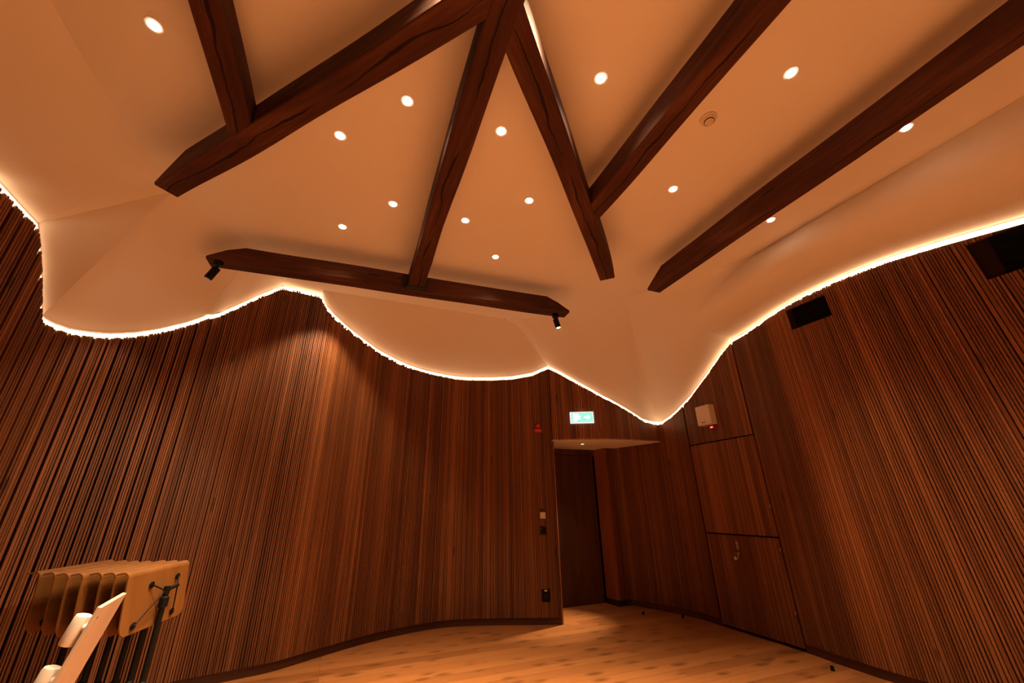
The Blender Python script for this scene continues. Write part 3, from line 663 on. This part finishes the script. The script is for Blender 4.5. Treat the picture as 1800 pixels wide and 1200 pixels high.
# ------------------------------------------------------------------ nested music stands
def make_stand():
    t = thing('music_stand', 'x', 'music stand', group='nested wooden music stands')
    # desk: local x along the lip, y away from the viewer, z up; origin on the floor under the pole
    zt, hh, ww, th = 1.05, 0.262, 0.545, 0.008
    mb = MB(); R_ = 0.05; path = [(-ww / 2, 0.0)]
    for i in range(9): a = math.pi + i * math.pi / 16; path.append((-ww / 2 + R_ + R_ * math.cos(a), -hh + R_ + R_ * math.sin(a)))
    for i in range(9): a = 1.5 * math.pi + i * math.pi / 16; path.append((ww / 2 - R_ + R_ * math.cos(a), -hh + R_ + R_ * math.sin(a)))
    path.append((ww / 2, 0.0)); n = len(path); tl = math.tan(math.radians(7))
    f = lambda x, z, y: (x, y + 0.05 + z * tl, zt - 0.02 + z)
    vs = [f(x, z, 0) for x, z in path] + [f(x, z, th) for x, z in path]
    mb.add(vs, [tuple(range(n)), tuple(range(n, 2 * n))[::-1]] + [(i, (i + 1) % n, n + (i + 1) % n, n + i) for i in range(n)])
    mb.build('desk', M['birch'], t, bevel=0.0015)
    mb = MB(); sec = []
    for k in range(9): a = k * math.pi / 16; sec.append((0.05 + 0.03 - 0.03 * math.cos(a), zt - 0.02 + 0.03 * math.sin(a)))
    sec.append((0.112, zt + 0.004))
    inn = [(y + 0.003 + 0.004 * (i / 9), z - 0.008 * (i / 9)) for i, (y, z) in enumerate(sec)]; inn = [(sec[0][0] + th, sec[0][1])] + [(0.05 + 0.03 - 0.022 * math.cos(k * math.pi / 16), zt - 0.02 + 0.022 * math.sin(k * math.pi / 16)) for k in range(1, 9)] + [(0.112, zt - 0.004)]
    loop = sec + inn[::-1]; m_ = len(loop)
    mb.add([(-ww / 2, y, z) for y, z in loop] + [(ww / 2, y, z) for y, z in loop], [tuple(range(m_)), tuple(range(m_, 2 * m_))[::-1]] + [(i, (i + 1) % m_, m_ + (i + 1) % m_, m_ + i) for i in range(m_)], True)
    mb.build('rolled_lip', M['birch'], t)
    br = MB(); br.tube((-0.01, 0.0, zt - 0.115), (0.10, 0.0, zt - 0.105), 0.010, 12); br.lathe((0, 0, zt - 0.135), [(0.016, 0), (0.016, 0.04)], n=16); brk = br.build('tilt_bracket', M['black'], t)
    for (bx, bz) in ((-0.085, -0.055), (0.15, -0.045), (-0.185, -0.225), (0.14, -0.225)):
        hub = (-0.012, 0.0, zt - 0.115) if bx < 0 else (0.098, 0.0, zt - 0.105)
        end = (bx, 0.040 + bz * tl, zt - 0.02 + bz)
        mb = MB(); mb.tube(hub, end, 0.0035, 8); a_ = mb.build('bracket_arm', M['black'], t)
        mb = MB(); mb.lathe(end, [(0.017, 0), (0.017, 0.005), (0.013, 0.009)], (0, 1, 0), 16); mb.build('fixing_disc', M['black'], t)
    mb = MB(); mb.tube((0, 0, 0.04), (0, 0, zt - 0.13), 0.014, 14); mb.lathe((0, 0, zt - 0.20), [(0.014, 0), (0.022, 0.004), (0.022, 0.05), (0.014, 0.056)], n=16); mb.lathe((0, 0, 0.45), [(0.014, 0), (0.02, 0.003), (0.02, 0.06), (0.014, 0.066)], n=16); mb.build('pole', M['black'], t)
    for sx in (-1, 1):
        mb = MB(); mb.box((0, 0, 0.02), (0.02, 0.02, 0.04)); mb = MB()
        v = Vector((sx * 0.75, 1.0, 0)).normalized() * 0.30; mb.tube((sx * 0.012, 0.004, 0.045), (v.x, v.y, 0.016), 0.011, 10); mb.lathe((v.x, v.y, 0), [(0.014, 0), (0.014, 0.016)], n=12); mb.build('foot', M['black'], t)
    mb = MB(); mb.lathe((0, 0, 0.0), [(0.022, 0), (0.024, 0.01), (0.024, 0.05), (0.014, 0.056)], n=16); mb.build('hub', M['black'], t)
    return t
LE = [(-1.50, 3.26), (-1.395, 3.17), (-1.305, 3.09), (-1.225, 3.04), (-1.145, 3.03), (-1.07, 2.985), (-1.0, 2.94)]
st_lab = ['leftmost wooden music stand desk, back of the nested row', 'second wooden music stand desk from the left in the nested row', 'third wooden music stand desk from the left in the nested row', 'middle wooden music stand desk of the nested row of seven',
          'fifth music stand desk from the left, mostly hidden by its neighbour', 'wooden music stand desk just left of the nearest one, partly behind the pale plank', 'nearest music stand showing its full wooden desk and black four-armed bracket']
proto = None
for i, (lx, ly) in enumerate(LE):
    u = Vector((0.115, 0.53)).normalized()
    ang = math.atan2(u.y, u.x); c = Vector((lx, ly)) + u * 0.2725; nrm = Vector((u.y, -u.x)); p = c + nrm * 0.05 + Vector((0.022, 0.0))
    loc = (p.x, p.y, 0.0 if i != 4 else 0.0)
    if proto is None: proto = make_stand(); proto.location = loc; proto.rotation_euler = (0, 0, ang); proto['label'] = st_lab[0]
    else: dup(proto, loc, ang, st_lab[i])

# ------------------------------------------------------------------ leaning plank with two white holders
top = Vector((-0.688, 1.99, 1.075)); low_dir = Vector((-0.268, 0.0, -1.0)).normalized()
Lp = top.z / -low_dir.z - 0.01; wdir = Vector((-0.104, 0.995, 0)).normalized(); wdir = (wdir - low_dir * wdir.dot(low_dir)).normalized(); ndir = low_dir.cross(wdir).normalized()
mw = Matrix(((wdir.x, ndir.x, -low_dir.x, top.x), (wdir.y, ndir.y, -low_dir.y, top.y), (wdir.z, ndir.z, -low_dir.z, top.z), (0, 0, 0, 1)))
t = thing('leaning_plank', 'pale pine plank leaning at the lower left in front of the music stands', 'plank', mw=mw)
mb = MB(); mb.box((0.0, 0, -Lp / 2), (0.23, 0.012, Lp)); mb.build('board', M['board'], t, bevel=0.0015)
sgn = 1 if ndir.x < 0 else -1                     # the holders sit on the side away from the room centre
mb = MB(); mb.lathe((-0.10, -sgn * 0.0062, -0.03), [(0.003, 0), (0.003, 0.0008)], (0, -sgn, 0), 10); mb.build('screw_hole', M['ink'], t)
for zz in (-0.03, -0.165):
    mb = MB(); mb.lathe((-0.085, sgn * 0.031, zz - 0.082), [(0.019, 0), (0.022, 0.004), (0.022, 0.074), (0.020, 0.080), (0.014, 0.082)], (0, 0, 1), 28); hd = mb.build('white_holder', M['white'], t)
    mb = MB(); mb.tube((-0.095, sgn * 0.016, zz - 0.03), (-0.095, sgn * 0.004, zz - 0.03), 0.010, 12); mb.build('holder_knob', M['white'], hd)
